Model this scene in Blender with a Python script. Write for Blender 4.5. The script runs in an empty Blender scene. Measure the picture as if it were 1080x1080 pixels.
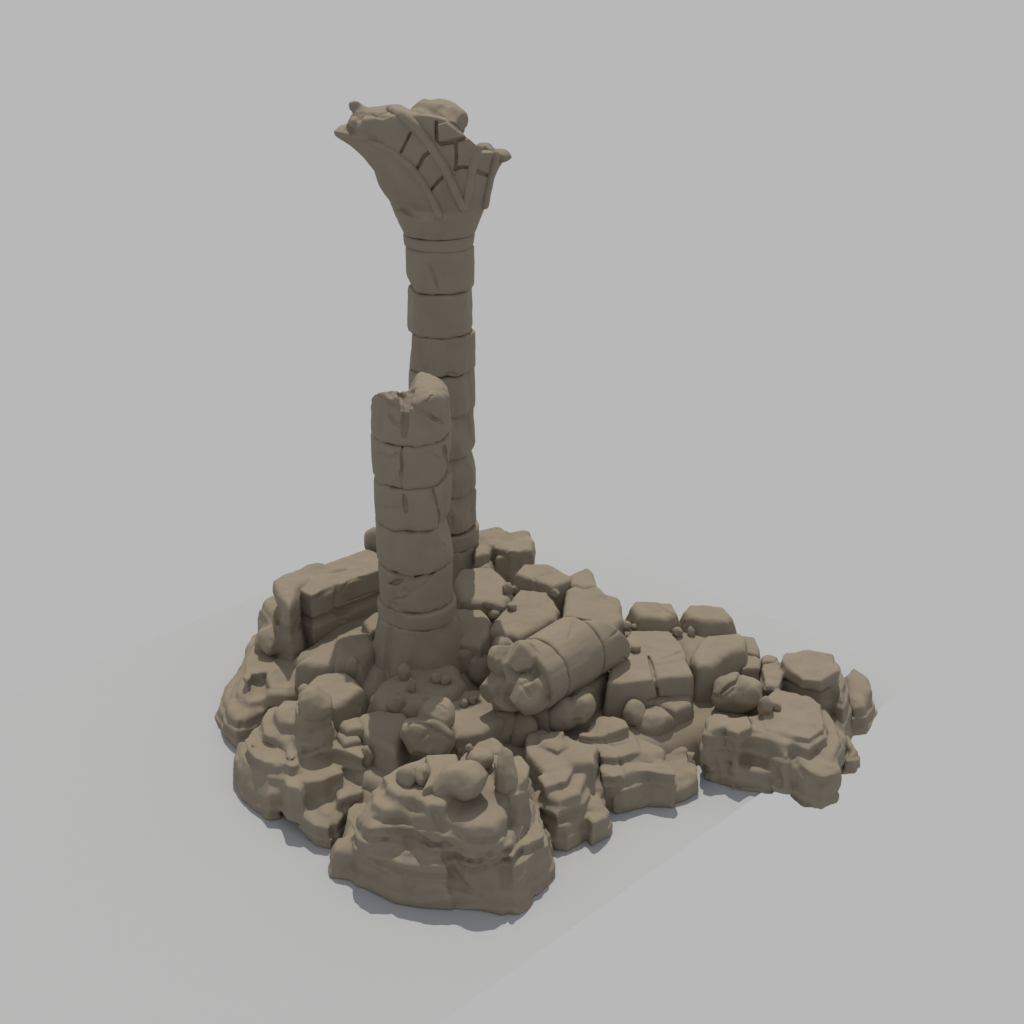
import bpy, math, random
import numpy as np

C = bpy.context.scene.collection
# ------------------------------------------------------------------ camera model
CAM_H, CAM_Y, PITCH, FPX = 9.7, -15.0, math.radians(25), 1500.0
FWD = np.array([0, math.cos(PITCH), -math.sin(PITCH)])
UPV = np.array([0, math.sin(PITCH), math.cos(PITCH)])
EYE = np.array([0, CAM_Y, CAM_H])

def ray(px, py):
    return FWD + np.array([1.0, 0, 0]) * (px - 540) / FPX - UPV * (py - 540) / FPX

def at(px, py, z):
    d = ray(px, py)
    return EYE + d * ((z - CAM_H) / d[2])

def at_depth(px, py, Y):
    d = ray(px, py)
    return EYE + d * ((Y - CAM_Y) / d[1])

VIEW = {'V1': (330, 80, 4.696), 'V2': (370, 250, 5.684), 'V3': (350, 390, 5.143), 'V4': (340, 550, 4.909),
        'V5': (220, 560, 5.143), 'V6': (220, 700, 5.4), 'V7': (330, 770, 4.0), 'V8': (490, 540, 5.143),
        'W1': (620, 600, 5.4), 'W2': (720, 660, 5.143), 'W3': (480, 640, 4.909), 'W4': (540, 720, 4.909),
        'W5': (380, 670, 5.4), 'PX': (0, 0, 1.0)}

def pix(view, x, y):
    ox, oy, s = VIEW[view]
    return ox + x / s, oy + y / s

# ------------------------------------------------------------------ noise
def _hash(ix, iy, iz, seed):
    h = (ix.astype(np.uint32) * np.uint32(374761393) + iy.astype(np.uint32) * np.uint32(668265263)
         + iz.astype(np.uint32) * np.uint32(2147483647) + np.uint32(seed * 974634599 & 0xffffffff))
    h = (h ^ (h >> np.uint32(13))) * np.uint32(1274126177)
    h = (h ^ (h >> np.uint32(15))) * np.uint32(2246822519)
    h = h ^ (h >> np.uint32(16))
    return h

def _h01(h):
    return (h & np.uint32(0xffff)).astype(np.float32) / 65535.0

def vnoise(p, seed=0):
    i = np.floor(p).astype(np.int32)
    f = (p - i).astype(np.float32)
    u = f * f * f * (f * (f * 6 - 15) + 10)
    r = 0
    for a in (0, 1):
        wa = u[:, 0] if a else 1 - u[:, 0]
        for b in (0, 1):
            wb = u[:, 1] if b else 1 - u[:, 1]
            for c in (0, 1):
                wc = u[:, 2] if c else 1 - u[:, 2]
                r = r + wa * wb * wc * _h01(_hash(i[:, 0] + a, i[:, 1] + b, i[:, 2] + c, seed))
    return r * 2 - 1

def fbm(p, freq, octaves, seed, gain=.5):
    r, a, q = 0, 1.0, p * freq
    for o in range(octaves):
        r = r + a * vnoise(q + 17.3 * o, seed + o)
        q = q * 2.03
        a *= gain
    return r

def worley(p, freq, seed):
    """F1 and F2 distances and a signed random-plane value of the nearest cell"""
    q = p * freq
    i = np.floor(q).astype(np.int32)
    f1 = np.full(len(p), 9.0, np.float32)
    f2 = np.full(len(p), 9.0, np.float32)
    pl = np.zeros(len(p), np.float32)
    for a in (-1, 0, 1):
        for b in (-1, 0, 1):
            for c in (-1, 0, 1):
                jx, jy, jz = i[:, 0] + a, i[:, 1] + b, i[:, 2] + c
                h = _hash(jx, jy, jz, seed)
                h2 = _hash(jx, jy, jz, seed + 7)
                sx = jx + _h01(h); sy = jy + _h01(h >> np.uint32(8)); sz = jz + _h01(h >> np.uint32(16))
                dx, dy, dz = q[:, 0] - sx, q[:, 1] - sy, q[:, 2] - sz
                d = np.sqrt(dx * dx + dy * dy + dz * dz).astype(np.float32)
                v = dx * (_h01(h2) - .5) + dy * (_h01(h2 >> np.uint32(8)) - .5) + dz * (_h01(h2 >> np.uint32(16)) - .5)
                m = d < f1
                f2 = np.where(m, f1, np.minimum(f2, d))
                f1 = np.where(m, d, f1)
                pl = np.where(m, v, pl)
    return f1, f2, pl

# ------------------------------------------------------------------ distance fields
def smax(a, b, k):
    if k <= 0:
        return np.maximum(a, b)
    h = np.maximum(k - np.abs(a - b), 0) / k
    return np.maximum(a, b) + h * h * (k * .25)

def smin(a, b, k):
    return -smax(-a, -b, k)

class Grid:
    def __init__(self, lo, hi, h):
        self.h = h
        self.lo = np.array(lo, float) - 2.5 * h
        n = np.ceil((np.array(hi, float) + 2.5 * h - self.lo) / h).astype(int) + 1
        self.n = n
        ax = [(self.lo[k] + h * np.arange(n[k])).astype(np.float32) for k in range(3)]
        self.x, self.y, self.z = ax
        self.X, self.Y, self.Z = ax[0][:, None, None], ax[1][None, :, None], ax[2][None, None, :]

    def band(self, d, w):
        m = np.abs(d) < w
        i = np.nonzero(m)
        return m, np.stack([self.x[i[0]], self.y[i[1]], self.z[i[2]]], 1)

def poly2d(x, y, poly):
    """signed distance to a polygon; x (nx,1), y (1,ny)"""
    P = np.asarray(poly, np.float32)
    n = len(P)
    best = np.full(np.broadcast(x, y).shape, 1e9, np.float32)
    ins = np.zeros(best.shape, bool)
    for i in range(n):
        a, b = P[i], P[(i + 1) % n]
        e = b - a
        wx, wy = x - a[0], y - a[1]
        t = np.clip((wx * e[0] + wy * e[1]) / max(e @ e, 1e-9), 0, 1)
        best = np.minimum(best, (wx - e[0] * t) ** 2 + (wy - e[1] * t) ** 2)
        c = (a[1] <= y) != (b[1] <= y)
        xs = a[0] + (y - a[1]) * (e[0] / (e[1] if abs(e[1]) > 1e-9 else 1e-9))
        ins ^= c & (x < xs)
    d = np.sqrt(best)
    return np.where(ins, -d, d)

def surfnet(d, lo, h):
    s = d < 0
    nx, ny, nz = d.shape
    cnt = np.zeros((nx - 1, ny - 1, nz - 1), np.int8)
    for a in (0, 1):
        for b in (0, 1):
            for c in (0, 1):
                cnt += s[a:nx - 1 + a, b:ny - 1 + b, c:nz - 1 + c]
    act = (cnt > 0) & (cnt < 8)
    ai = np.argwhere(act)
    idx = np.full(act.shape, -1, np.int64)
    idx[act] = np.arange(len(ai))
    corners = [(a, b, c) for a in (0, 1) for b in (0, 1) for c in (0, 1)]
    val = {k: d[ai[:, 0] + k[0], ai[:, 1] + k[1], ai[:, 2] + k[2]].astype(np.float64) for k in corners}
    acc = np.zeros((len(ai), 3))
    num = np.zeros(len(ai))
    for k in corners:
        for ax in range(3):
            if k[ax] == 0:
                k2 = list(k); k2[ax] = 1; k2 = tuple(k2)
                v0, v1 = val[k], val[k2]
                m = (v0 < 0) != (v1 < 0)
                t = np.where(m, v0 / np.where(m, v0 - v1, 1), 0)
                pos = np.tile(np.array(k, float), (len(ai), 1))
                pos[:, ax] += t
                acc += pos * m[:, None]
                num += m
    V = lo + h * (ai + acc / num[:, None])
    F = []
    for ax in range(3):
        u, v = (ax + 1) % 3, (ax + 2) % 3
        s0 = np.take(s, np.arange(0, d.shape[ax] - 1), ax)
        s1 = np.take(s, np.arange(1, d.shape[ax]), ax)
        e = np.argwhere(s0 != s1)
        ok = (e[:, u] > 0) & (e[:, v] > 0) & (e[:, u] < d.shape[u] - 1) & (e[:, v] < d.shape[v] - 1)
        e = e[ok]
        flip = s0[e[:, 0], e[:, 1], e[:, 2]]
        q = []
        for du, dv in ((-1, -1), (0, -1), (0, 0), (-1, 0)):
            c = e.copy(); c[:, u] += du; c[:, v] += dv
            q.append(idx[c[:, 0], c[:, 1], c[:, 2]])
        q = np.stack(q, 1)
        q[~flip] = q[~flip][:, ::-1]
        F.append(q)
    return V, np.concatenate(F)

def mesh_object(name, V, F, mat, parent=None, loc=(0, 0, 0)):
    me = bpy.data.meshes.new(name)
    me.vertices.add(len(V))
    me.vertices.foreach_set('co', (np.asarray(V) - np.asarray(loc)).astype(np.float32).ravel())
    n = F.shape[1]
    me.loops.add(F.size)
    me.loops.foreach_set('vertex_index', F.astype(np.int32).ravel())
    me.polygons.add(len(F))
    me.polygons.foreach_set('loop_start', np.arange(0, F.size, n, dtype=np.int32))
    me.polygons.foreach_set('loop_total', np.full(len(F), n, np.int32))
    me.polygons.foreach_set('use_smooth', np.ones(len(F), bool))
    me.update(calc_edges=True)
    me.validate()
    me.materials.append(mat)
    o = bpy.data.objects.new(name, me)
    C.objects.link(o)
    if parent is not None:
        o.parent = parent
    o.location = loc
    return o

def tag(o, label, cat, group=None):
    o['label'] = label
    o['category'] = cat
    if group:
        o['group'] = group
    return o

# ------------------------------------------------------------------ materials
def stone_material(name, col, var=.06, rough=.85):
    m = bpy.data.materials.new(name)
    m.use_nodes = True
    nt = m.node_tree
    b = nt.nodes['Principled BSDF']
    b.inputs['Roughness'].default_value = rough
    b.inputs['Specular IOR Level'].default_value = .25
    tc = nt.nodes.new('ShaderNodeTexCoord')
    n = nt.nodes.new('ShaderNodeTexNoise')
    n.inputs['Scale'].default_value = 3.0
    n.inputs['Detail'].default_value = 5
    r = nt.nodes.new('ShaderNodeValToRGB')
    r.color_ramp.elements[0].position = .3
    r.color_ramp.elements[1].position = .7
    r.color_ramp.elements[0].color = (*[c * (1 - var) for c in col], 1)
    r.color_ramp.elements[1].color = (*[c * (1 + var) for c in col], 1)
    nt.links.new(tc.outputs['Object'], n.inputs['Vector'])
    nt.links.new(n.outputs['Fac'], r.inputs['Fac'])
    nt.links.new(r.outputs['Color'], b.inputs['Base Color'])
    return m

STONE = stone_material('weathered_sandstone', (.266, .229, .179))
GROUND = stone_material('plain_grey_floor', (.421, .443, .476), var=.0, rough=1.0)
GROUND.node_tree.nodes['Principled BSDF'].inputs['Specular IOR Level'].default_value = 0

# ------------------------------------------------------------------ stones made of slabs, boulders and cuts
class Stone:
    def __init__(self, h=.018, uk=.05, seed=1):
        self.h, self.uk, self.seed = h, uk, seed
        self.add, self.cut, self.scars = [], [], []
        self.off = np.zeros(3); self.rot = np.eye(3)      # world = rot @ local + off
        self.lo = np.full(3, 1e9); self.hi = np.full(3, -1e9)

    def _grow(self, lo, hi):
        self.lo = np.minimum(self.lo, lo); self.hi = np.maximum(self.hi, hi)

    def slab(self, view, poly, zt, zb, zref=None, slope=.12, k=.06, tilt=(0, 0), prof=None, e=.0, uk=None):
        """a layer of stone whose outline is poly (seen in the photo, lying at height zref)"""
        zref = zt if zref is None else zref
        pts = [at(*pix(view, x, y), zref)[:2] for x, y in poly]
        return self.slabw(pts, zt, zb, zref, slope, k, tilt, prof, e, uk)

    def slabw(self, pts, zt, zb, zref=None, slope=.12, k=.06, tilt=(0, 0), prof=None, e=.0, uk=None):
        zref = zt if zref is None else zref
        zb = -.12 if zb == 0 else zb
        P = np.array(pts)
        c = P.mean(0)
        g = max(0, slope) * (zref - zb) + .05 + abs(e)
        ext = np.abs((P - c) @ np.array(tilt)).max() if any(tilt) else 0
        self._grow((*(P.min(0) - g), zb), (*(P.max(0) + g), zt + ext))
        def f(G):
            d2 = poly2d(G.x[:, None], G.y[None, :], P)[:, :, None] - e
            lat = d2 - slope * (zref - G.Z)
            if prof is not None:
                lat = lat + prof(G.Z)
            lat = lat / math.sqrt(1 + slope * slope)
            top = G.Z - zt
            if any(tilt):
                top = (top - tilt[0] * (G.X - c[0]) - tilt[1] * (G.Y - c[1])) / math.sqrt(1 + tilt[0] ** 2 + tilt[1] ** 2)
            return smax(smax(lat, top, k), zb - G.Z, .02)
        self.add.append((f, self.uk if uk is None else uk))
        return self

    def boulder(self, c, r, seed=0, planes=9, k=.25, cutr=(.72, .98), rot=0, uk=None):
        """a rough convex boulder: an ellipsoid dressed by random flat cuts"""
        c = np.array(c, float); r = np.array(r, float)
        R = random.Random(seed)
        N = []
        for i in range(planes):
            z = 1 - 2 * (i + .5) / planes
            a = i * 2.399963 + R.uniform(-.5, .5)
            z = max(-1, min(1, z + R.uniform(-.2, .2)))
            s = math.sqrt(1 - z * z)
            N.append((s * math.cos(a), s * math.sin(a), z, R.uniform(*cutr)))
        m = r.max()
        self._grow(c - m if rot else c - r, c + m if rot else c + r)
        cr, sr = math.cos(rot), math.sin(rot)
        def f(G):
            X, Y, Z = G.X - c[0], G.Y - c[1], (G.Z - c[2]) / r[2]
            U = (X * cr + Y * sr) / r[0]
            W = (-X * sr + Y * cr) / r[1]
            d = np.sqrt(U * U + W * W + Z * Z) - 1
            for n in N:
                d = smax(d, U * n[0] + W * n[1] + Z * n[2] - n[3], k)
            return d * r.min()
        self.add.append((f, self.uk if uk is None else uk))
        return self

    def groove(self, p0, p1, w=.02, k=.03, zs=1.0):
        """carve a crack along the segment p0-p1 (world points)"""
        a, b = np.array(p0, float), np.array(p1, float)
        def f(G):
            e = b - a
            t = np.clip(((G.X - a[0]) * e[0] + (G.Y - a[1]) * e[1] + (G.Z - a[2]) * e[2]) / (e @ e), 0, 1)
            dx, dy, dz = G.X - a[0] - e[0] * t, G.Y - a[1] - e[1] * t, (G.Z - a[2] - e[2] * t) * zs
            return np.sqrt(dx * dx + dy * dy + dz * dz) - w
        self.cut.append((f, k))
        return self

    def crack(self, view, pts, z, w=.02, k=.03, zs=.6):
        q = [at(*pix(view, x, y), z) for x, y in pts]
        for a, b in zip(q, q[1:]):
            self.groove(a, b, w, k, zs)
        return self

    def chip(self, n, p, k=.03):
        """cut everything beyond the plane through p with normal n"""
        n = np.array(n, float); n /= np.linalg.norm(n); p = np.array(p, float)
        self.cut.append((lambda G: -((G.X - p[0]) * n[0] + (G.Y - p[1]) * n[1] + (G.Z - p[2]) * n[2]), k))
        return self

    def scar(self, view, pts, w=.018, push=0.0, k=.02, taper=True):
        """carve a crack along a line drawn in the photo, wherever it meets the surface"""
        self.scars.append((view, pts, w, push, k, taper))
        return self

    def hit(self, G, d, px, py):
        o = self.rot.T @ (EYE - self.off)
        r = self.rot.T @ ray(px, py)
        r = r / np.linalg.norm(r)
        mid = G.lo + G.h * np.array(d.shape) / 2
        tm = (mid - o) @ r
        ext = G.h * np.linalg.norm(d.shape) / 2
        t = np.arange(tm - ext, tm + ext, G.h * .4)
        P = o + t[:, None] * r
        i = np.rint((P - G.lo) / G.h).astype(int)
        ok = np.all((i >= 0) & (i < np.array(d.shape)), 1)
        i, P = i[ok], P[ok]
        if len(i) == 0:
            return None, r
        v = d[i[:, 0], i[:, 1], i[:, 2]]
        j = np.nonzero(v < 0)[0]
        return (P[j[0]] if len(j) else None), r

    def carve(self, G, d, a, b, ra, rb, k, sign=1):
        lo = np.minimum(a, b) - max(ra, rb) - k - 2 * G.h
        hi = np.maximum(a, b) + max(ra, rb) + k + 2 * G.h
        i0 = np.maximum(np.floor((lo - G.lo) / G.h).astype(int), 0)
        i1 = np.minimum(np.ceil((hi - G.lo) / G.h).astype(int) + 1, d.shape)
        if np.any(i1 <= i0):
            return
        sl = tuple(slice(p, q) for p, q in zip(i0, i1))
        X, Y, Z = G.x[sl[0]][:, None, None], G.y[sl[1]][None, :, None], G.z[sl[2]][None, None, :]
        e = b - a
        t = np.clip(((X - a[0]) * e[0] + (Y - a[1]) * e[1] + (Z - a[2]) * e[2]) / max(e @ e, 1e-9), 0, 1)
        dist = np.sqrt((X - a[0] - e[0] * t) ** 2 + (Y - a[1] - e[1] * t) ** 2 + (Z - a[2] - e[2] * t) ** 2) - (ra + (rb - ra) * t)
        if sign > 0:
            d[sl] = smax(d[sl], -dist, k)
        else:
            d[sl] = smin(d[sl], dist, k)

    def trace(self, G, d, view, pts, step=3.0):
        q = [pix(view, *p) for p in pts]
        out, frac = [], []
        L = [0]
        for a, b in zip(q, q[1:]):
            L.append(L[-1] + math.hypot(b[0] - a[0], b[1] - a[1]))
        n = max(2, int(L[-1] / step) + 1)
        for s_ in np.linspace(0, L[-1], n):
            j = max(0, min(len(q) - 2, int(np.searchsorted(L, s_, 'right')) - 1))
            f = (s_ - L[j]) / max(L[j + 1] - L[j], 1e-6)
            h, r = self.hit(G, d, q[j][0] + f * (q[j + 1][0] - q[j][0]), q[j][1] + f * (q[j + 1][1] - q[j][1]))
            if h is not None:
                out.append(h); frac.append(s_ / L[-1])
        return out, frac, r

    def do_scars(self, G, d):
        todo = []
        for view, pts, w, push, k, taper in self.scars:
            q, fr, r = self.trace(G, d, view, pts)
            if push >= 0:
                todo.append(([p + r * push for p in q], fr, w, k, taper))
            else:                                     # a deep cut: the same line again and again, further in
                n = max(2, int(-push / (w * .9)) + 1)
                for t in np.linspace(0, -push, n):
                    todo.append(([p + r * t for p in q], fr, w * (1 - .3 * t / -push), k, taper))
        for q, fr, w, k, taper in todo:
            if len(q) < 2:
                continue
            rr = [w * (.45 + .55 * min(1, 4 * min(f, 1 - f))) if taper else w for f in fr]
            Q = np.array(q)
            lo = Q.min(0) - w - k - 2 * G.h
            hi = Q.max(0) + w + k + 2 * G.h
            i0 = np.maximum(np.floor((lo - G.lo) / G.h).astype(int), 0)
            i1 = np.minimum(np.ceil((hi - G.lo) / G.h).astype(int) + 1, d.shape)
            if np.any(i1 <= i0):
                continue
            sl = tuple(slice(p, r_) for p, r_ in zip(i0, i1))
            cd = np.full(tuple(i1 - i0), 9.0, np.float32)
            sub_ = type('Sub', (), {})()
            sub_.h, sub_.lo = G.h, np.array([G.x[i0[0]], G.y[i0[1]], G.z[i0[2]]])
            sub_.x, sub_.y, sub_.z = G.x[sl[0]], G.y[sl[1]], G.z[sl[2]]
            for j in range(len(q) - 1):
                if np.linalg.norm(q[j + 1] - q[j]) < .25:
                    self.carve(sub_, cd, q[j], q[j + 1], rr[j], rr[j + 1], 0, -1)
            d[sl] = smax(d[sl], -cd, k)

    def notch(self, planes, k=.03):
        """break off the corner that lies beyond all the given planes"""
        pl = [(np.array(n, float) / np.linalg.norm(n), np.array(p, float)) for n, p in planes]
        def f(G):
            v = None
            for n, p in pl:
                q = (G.X - p[0]) * n[0] + (G.Y - p[1]) * n[1] + (G.Z - p[2]) * n[2]
                v = q if v is None else np.minimum(v, q)
            return -v
        self.cut.append((f, k))
        return self

    def field(self, noise=(.02, 2.5), bulge=(.0, 3.0), facet=(.012, 4.0), fine=.004, stretch=(1, 1, 1), strata=None, floor=None):
        G = Grid(self.lo - .06, self.hi + .06, self.h)
        d = None
        for f, k in self.add:
            v = np.broadcast_to(f(G), tuple(G.n)).astype(np.float32)
            d = v if d is None else smin(d, v, k)
        for f, k in self.cut:
            d = smax(d, -f(G), k)
        tot = noise[0] * 1.6 + bulge[0] + facet[0] + fine + (strata[0] if strata else 0)
        m, p = G.band(d, tot + 2.5 * self.h)
        ps = p * np.array(stretch, np.float32)
        q = noise[0] * fbm(ps, noise[1], 3, self.seed)
        if bulge[0] or facet[0]:
            wp = ps + .06 * np.stack([vnoise(ps * 3, 5), vnoise(ps * 3, 6), vnoise(ps * 3, 7)], 1)
            if bulge[0]:
                f1, f2, _ = worley(wp, bulge[1], self.seed + 3)
                q = q + bulge[0] * (f1 - .45) * 1.6
            if facet[0]:
                f1, f2, pl = worley(wp, facet[1], self.seed + 5)
                q = q + facet[0] * 2 * pl * np.clip((f2 - f1) * 4, 0, 1)
        if fine:
            q = q + fine * fbm(ps, 14, 2, self.seed + 11)
        if strata:
            amp, per, tx, ty, warp = strata
            t = (p[:, 2] + tx * p[:, 0] + ty * p[:, 1] + warp * fbm(p, 1.1, 2, self.seed + 21)) / per
            t = t + .35 * np.sin(t * 2.1 + self.seed)
            L = np.floor(t)
            f = t - L
            a_ = amp * (.35 + .65 * _h01(_hash(L.astype(np.int32), L.astype(np.int32) * 3, L.astype(np.int32), self.seed)))
            u = np.clip((f - .74) / .26, 0, 1)
            q = q + a_ * (.5 - f + u * u * (3 - 2 * u))
        d[m] += q.astype(np.float32)
        self.do_scars(G, d)
        if floor is not None:
            d = np.maximum(d, floor - G.Z)
        # keep the rock on its base plane
        return G, d

    def build(self, name, parent=None, loc=None, **kw):
        G, d = self.field(**kw)
        V, F = surfnet(d, G.lo, G.h)
        if loc is None:
            loc = (float((V[:, 0].min() + V[:, 0].max()) / 2), float((V[:, 1].min() + V[:, 1].max()) / 2), float(V[:, 2].min()))
        o = mesh_object(name, V, F, STONE, parent, loc)
        return o

def wave(a, l, ph=0):
    """bedding: an inset that swells and shrinks with height"""
    return lambda Z: a * (np.abs(np.sin((Z + ph) * math.pi / l)) ** .6 * -1 + .6)


# ================================================================== setting, camera, light
sc = bpy.context.scene
w = bpy.data.worlds.new('World')
sc.world = w
w.use_nodes = True
w.node_tree.nodes['Background'].inputs['Color'].default_value = (.479, .479, .479, 1)
w.node_tree.nodes['Background'].inputs['Strength'].default_value = 1.0

cam = bpy.data.cameras.new('camera')
cam.sensor_width = 36
cam.lens = 50
cam.clip_end = 1000
co = bpy.data.objects.new('camera', cam)
C.objects.link(co)
co.location = tuple(EYE)
co.rotation_euler = (math.pi / 2 - PITCH, 0, 0)
sc.camera = co

SUN_EL = math.radians(63)
sdir = np.array([.0, math.cos(SUN_EL), math.sin(SUN_EL)])
LAMP_D = 400.0
ld = bpy.data.lights.new('studio_lamp', 'AREA')
ld.shape = 'DISK'
ld.size = 2.4
ld.color = (1, .915, .795)
E_KEY = 2.34
ld.energy = E_KEY * math.pi * LAMP_D ** 2
lo_ = bpy.data.objects.new('studio_lamp', ld)
C.objects.link(lo_)
from mathutils import Vector
lp = Vector(sdir / np.linalg.norm(sdir)) * LAMP_D
lo_.location = lp
lo_.rotation_euler = (lp).to_track_quat('Z', 'Y').to_euler()

vs = sc.view_settings
vs.view_transform = 'Standard'
vs.look = 'None'
vs.exposure = 0
vs.gamma = 1

# a square studio floor sheet, its sides at 45 degrees to the view
gu, gv = np.array([1, 1]) / math.sqrt(2), np.array([-1, 1]) / math.sqrt(2)
p1, p2, p3 = at(480, 1080, 0)[:2], at(790, 835, 0)[:2], at(258, 634, 0)[:2]
s0 = float(((p1 + p2) / 2) @ gv)
s1 = float(p3 @ gv)
t0, t1 = -8.3, 4.2
V = np.array([[*(gu * a + gv * b), 0.0] for a, b in ((t0, s0), (t1, s0), (t1, s1), (t0, s1))])
g = mesh_object('ground', V, np.array([[0, 1, 2, 3]]), GROUND)
g['kind'] = 'structure'

# ================================================================== the rubble mound and the rock outcrops round its foot
def ROCKN(tx=0., ty=.12, amp=.055, per=.21, warp=.09):
    return dict(noise=(.022, 2.0), bulge=(.028, 2.3), facet=(.026, 2.8), fine=.003, strata=(amp, per, tx, ty, warp), floor=0.0)

S = Stone(h=.035, uk=.15, seed=3)
S.slab('PX', [(285, 775), (300, 812), (335, 850), (362, 875), (420, 900), (480, 900), (560, 880), (592, 860), (640, 840), (690, 822), (740, 806), (850, 815), (893, 775), (880, 745), (770, 715),
              (640, 690), (540, 650), (400, 660), (300, 690)], .4, 0, 0, slope=.45, k=.2)
S.slab('PX', [(310, 690), (330, 700), (400, 690), (400, 640), (350, 650)], .75, 0, .75, slope=.3, k=.2)
S.slab('PX', [(370, 695), (400, 720), (470, 735), (505, 705), (560, 690), (640, 695), (690, 725), (755, 705), (765, 680), (690, 668), (620, 655),
              (560, 630), (500, 610), (420, 630)], .66, .1, .66, slope=.2, k=.2)
S.slab('W1', [(200, 345), (520, 355), (840, 355), (720, 420), (600, 560), (540, 430), (240, 370)], .76, .1, .76, slope=.25, k=.12)
o = S.build('mound', noise=(.03, 1.6), bulge=(.0, 3), facet=(.015, 3), fine=.003)
o['kind'] = 'structure'

# --- front outcrop
S = Stone(h=.017, uk=.1, seed=11)
bed = wave(.028, .19)
S.slab('V7', [(80, 618), (180, 642), (345, 716), (385, 690), (410, 706), (560, 762), (710, 752), (800, 785), (880, 765), (915, 690),
              (975, 500), (850, 300), (300, 300), (120, 430)], .32, 0, 0, slope=.28, k=.1)
S.slab('V7', [(65, 575), (80, 618), (180, 642), (200, 560), (100, 530)], .3, 0, 0, slope=.18, k=.06)
S.slab('V7', [(170, 450), (186, 525), (370, 592), (470, 612), (570, 622), (600, 560), (570, 380), (250, 330)], .6, 0, .4, slope=.12, k=.14)
S.slab('V7', [(206, 345), (220, 400), (250, 430), (330, 428), (400, 422), (440, 445), (500, 472), (570, 472), (620, 350), (400, 280),
              (255, 290)], .77, .5, .72, slope=.16, k=.07)
S.slab('V7', [(246, 260), (252, 310), (300, 347), (380, 354), (470, 388), (560, 402), (620, 300), (420, 230), (300, 235)], .91, .7, .88, slope=.15, k=.06)
S.slab('V7', [(302, 200), (306, 245), (360, 282), (420, 289), (480, 332), (560, 332), (640, 200), (480, 110), (370, 140)], 1.05, .8, 1.02, slope=.14, k=.06)
S.slab('V7', [(490, 560), (505, 650), (560, 705), (630, 752), (710, 756), (790, 768), (850, 730), (880, 560), (850, 360), (600, 330), (550, 450)], .9, 0, 0, slope=.17, k=.09)
S.slab('V7', [(552, 360), (590, 392), (680, 422), (765, 408), (826, 365), (820, 280), (740, 200), (640, 180), (560, 230)], .91, .6, .9, slope=.15, k=.07)
S.slab('V7', [(822, 245), (832, 262), (862, 262), (896, 205), (908, 150), (870, 105), (770, 130), (790, 230)], 1.05, .2, 1.05, slope=.07, k=.04)
S.slab('V7', [(845, 480), (880, 560), (930, 525), (987, 470), (982, 430), (930, 340), (870, 300)], .55, 0, .45, slope=.12, k=.1)
S.slab('V7', [(820, 600), (835, 715), (865, 742), (905, 712), (935, 600), (880, 480)], .42, 0, .1, slope=.2, k=.12)
S.slab('V7', [(905, 690), (945, 690), (1002, 590), (987, 540), (930, 570)], .3, 0, 0, slope=.2, k=.05)
S.slab('V7', [(760, 400), (780, 600), (850, 660), (900, 560), (880, 400)], .7, 0, .3, slope=.1, k=.1)
S.slab('V7', [(870, 320), (955, 400), (990, 510), (945, 560), (860, 450)], .4, 0, .32, slope=.15, k=.1)
S.scar('V7', [(388, 705), (385, 650), (392, 600)], .03, 0, .04)
S.scar('V7', [(235, 432), (330, 428), (430, 435), (500, 485), (572, 480)], .026, -.02, .03)
S.scar('V7', [(225, 455), (330, 462), (430, 475), (500, 520), (560, 530)], .016, 0, .02)
S.scar('V7', [(250, 372), (300, 385), (380, 385), (460, 420)], .02, 0, .025)
S.scar('V7', [(190, 520), (280, 560), (390, 605), (480, 622), (580, 618)], .026, -.02, .035)
S.scar('V7', [(215, 560), (300, 610), (360, 600)], .02, 0, .03)
S.scar('V7', [(405, 700), (430, 640), (520, 650), (620, 660), (700, 705)], .022, 0, .03)
S.scar('V7', [(556, 470), (560, 540), (590, 600), (640, 660), (700, 700)], .03, 0, .04)
S.scar('V7', [(590, 440), (680, 470), (760, 465), (820, 430)], .028, 0, .03)
S.scar('V7', [(575, 500), (640, 540), (690, 560), (780, 500), (835, 455)], .022, 0, .025)
S.scar('V7', [(560, 520), (620, 580), (680, 600), (770, 560), (840, 500)], .03, 0, .03)
S.scar('V7', [(510, 340), (530, 390), (560, 430)], .03, 0, .05)
S.scar('V7', [(822, 300), (828, 380), (820, 460)], .025, 0, .04)
tag(S.build('rock_outcrop', **ROCKN()), 'tall layered rock outcrop in front, with a round boulder and a pointed stone on top', 'rock', 'layered rock outcrops round the mound')

# --- left front outcrop
S = Stone(h=.017, uk=.075, seed=21)
S.slab('V6', [(136, 560), (143, 630), (200, 712), (280, 782), (345, 828), (400, 818), (395, 700), (250, 500), (160, 503)], .36, 0, .15, slope=.15, k=.16)
S.slab('V6', [(220, 430), (275, 540), (350, 592), (410, 612), (440, 640), (462, 705), (530, 725), (540, 600), (440, 480), (330, 365), (268, 370)], .56, .15, .55, slope=.2, k=.06)
S.slab('V6', [(300, 740), (400, 820), (480, 825), (560, 950), (565, 1000), (640, 1040), (760, 1050), (860, 900), (860, 700), (500, 500),
              (300, 500)], .34, 0, 0, slope=.25, k=.1)
S.slab('V6', [(530, 800), (540, 870), (600, 930), (690, 945), (700, 850), (640, 780)], .3, 0, .26, slope=.1, k=.05)
S.slab('V6', [(400, 390), (520, 380), (530, 480), (490, 570), (440, 530)], .66, .2, .64, slope=.2, k=.06)
S.slab('V6', [(306, 300), (316, 390), (380, 422), (440, 444), (520, 400), (500, 250), (380, 235), (340, 255)], .68, .2, .68, slope=.12, k=.06)
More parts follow.
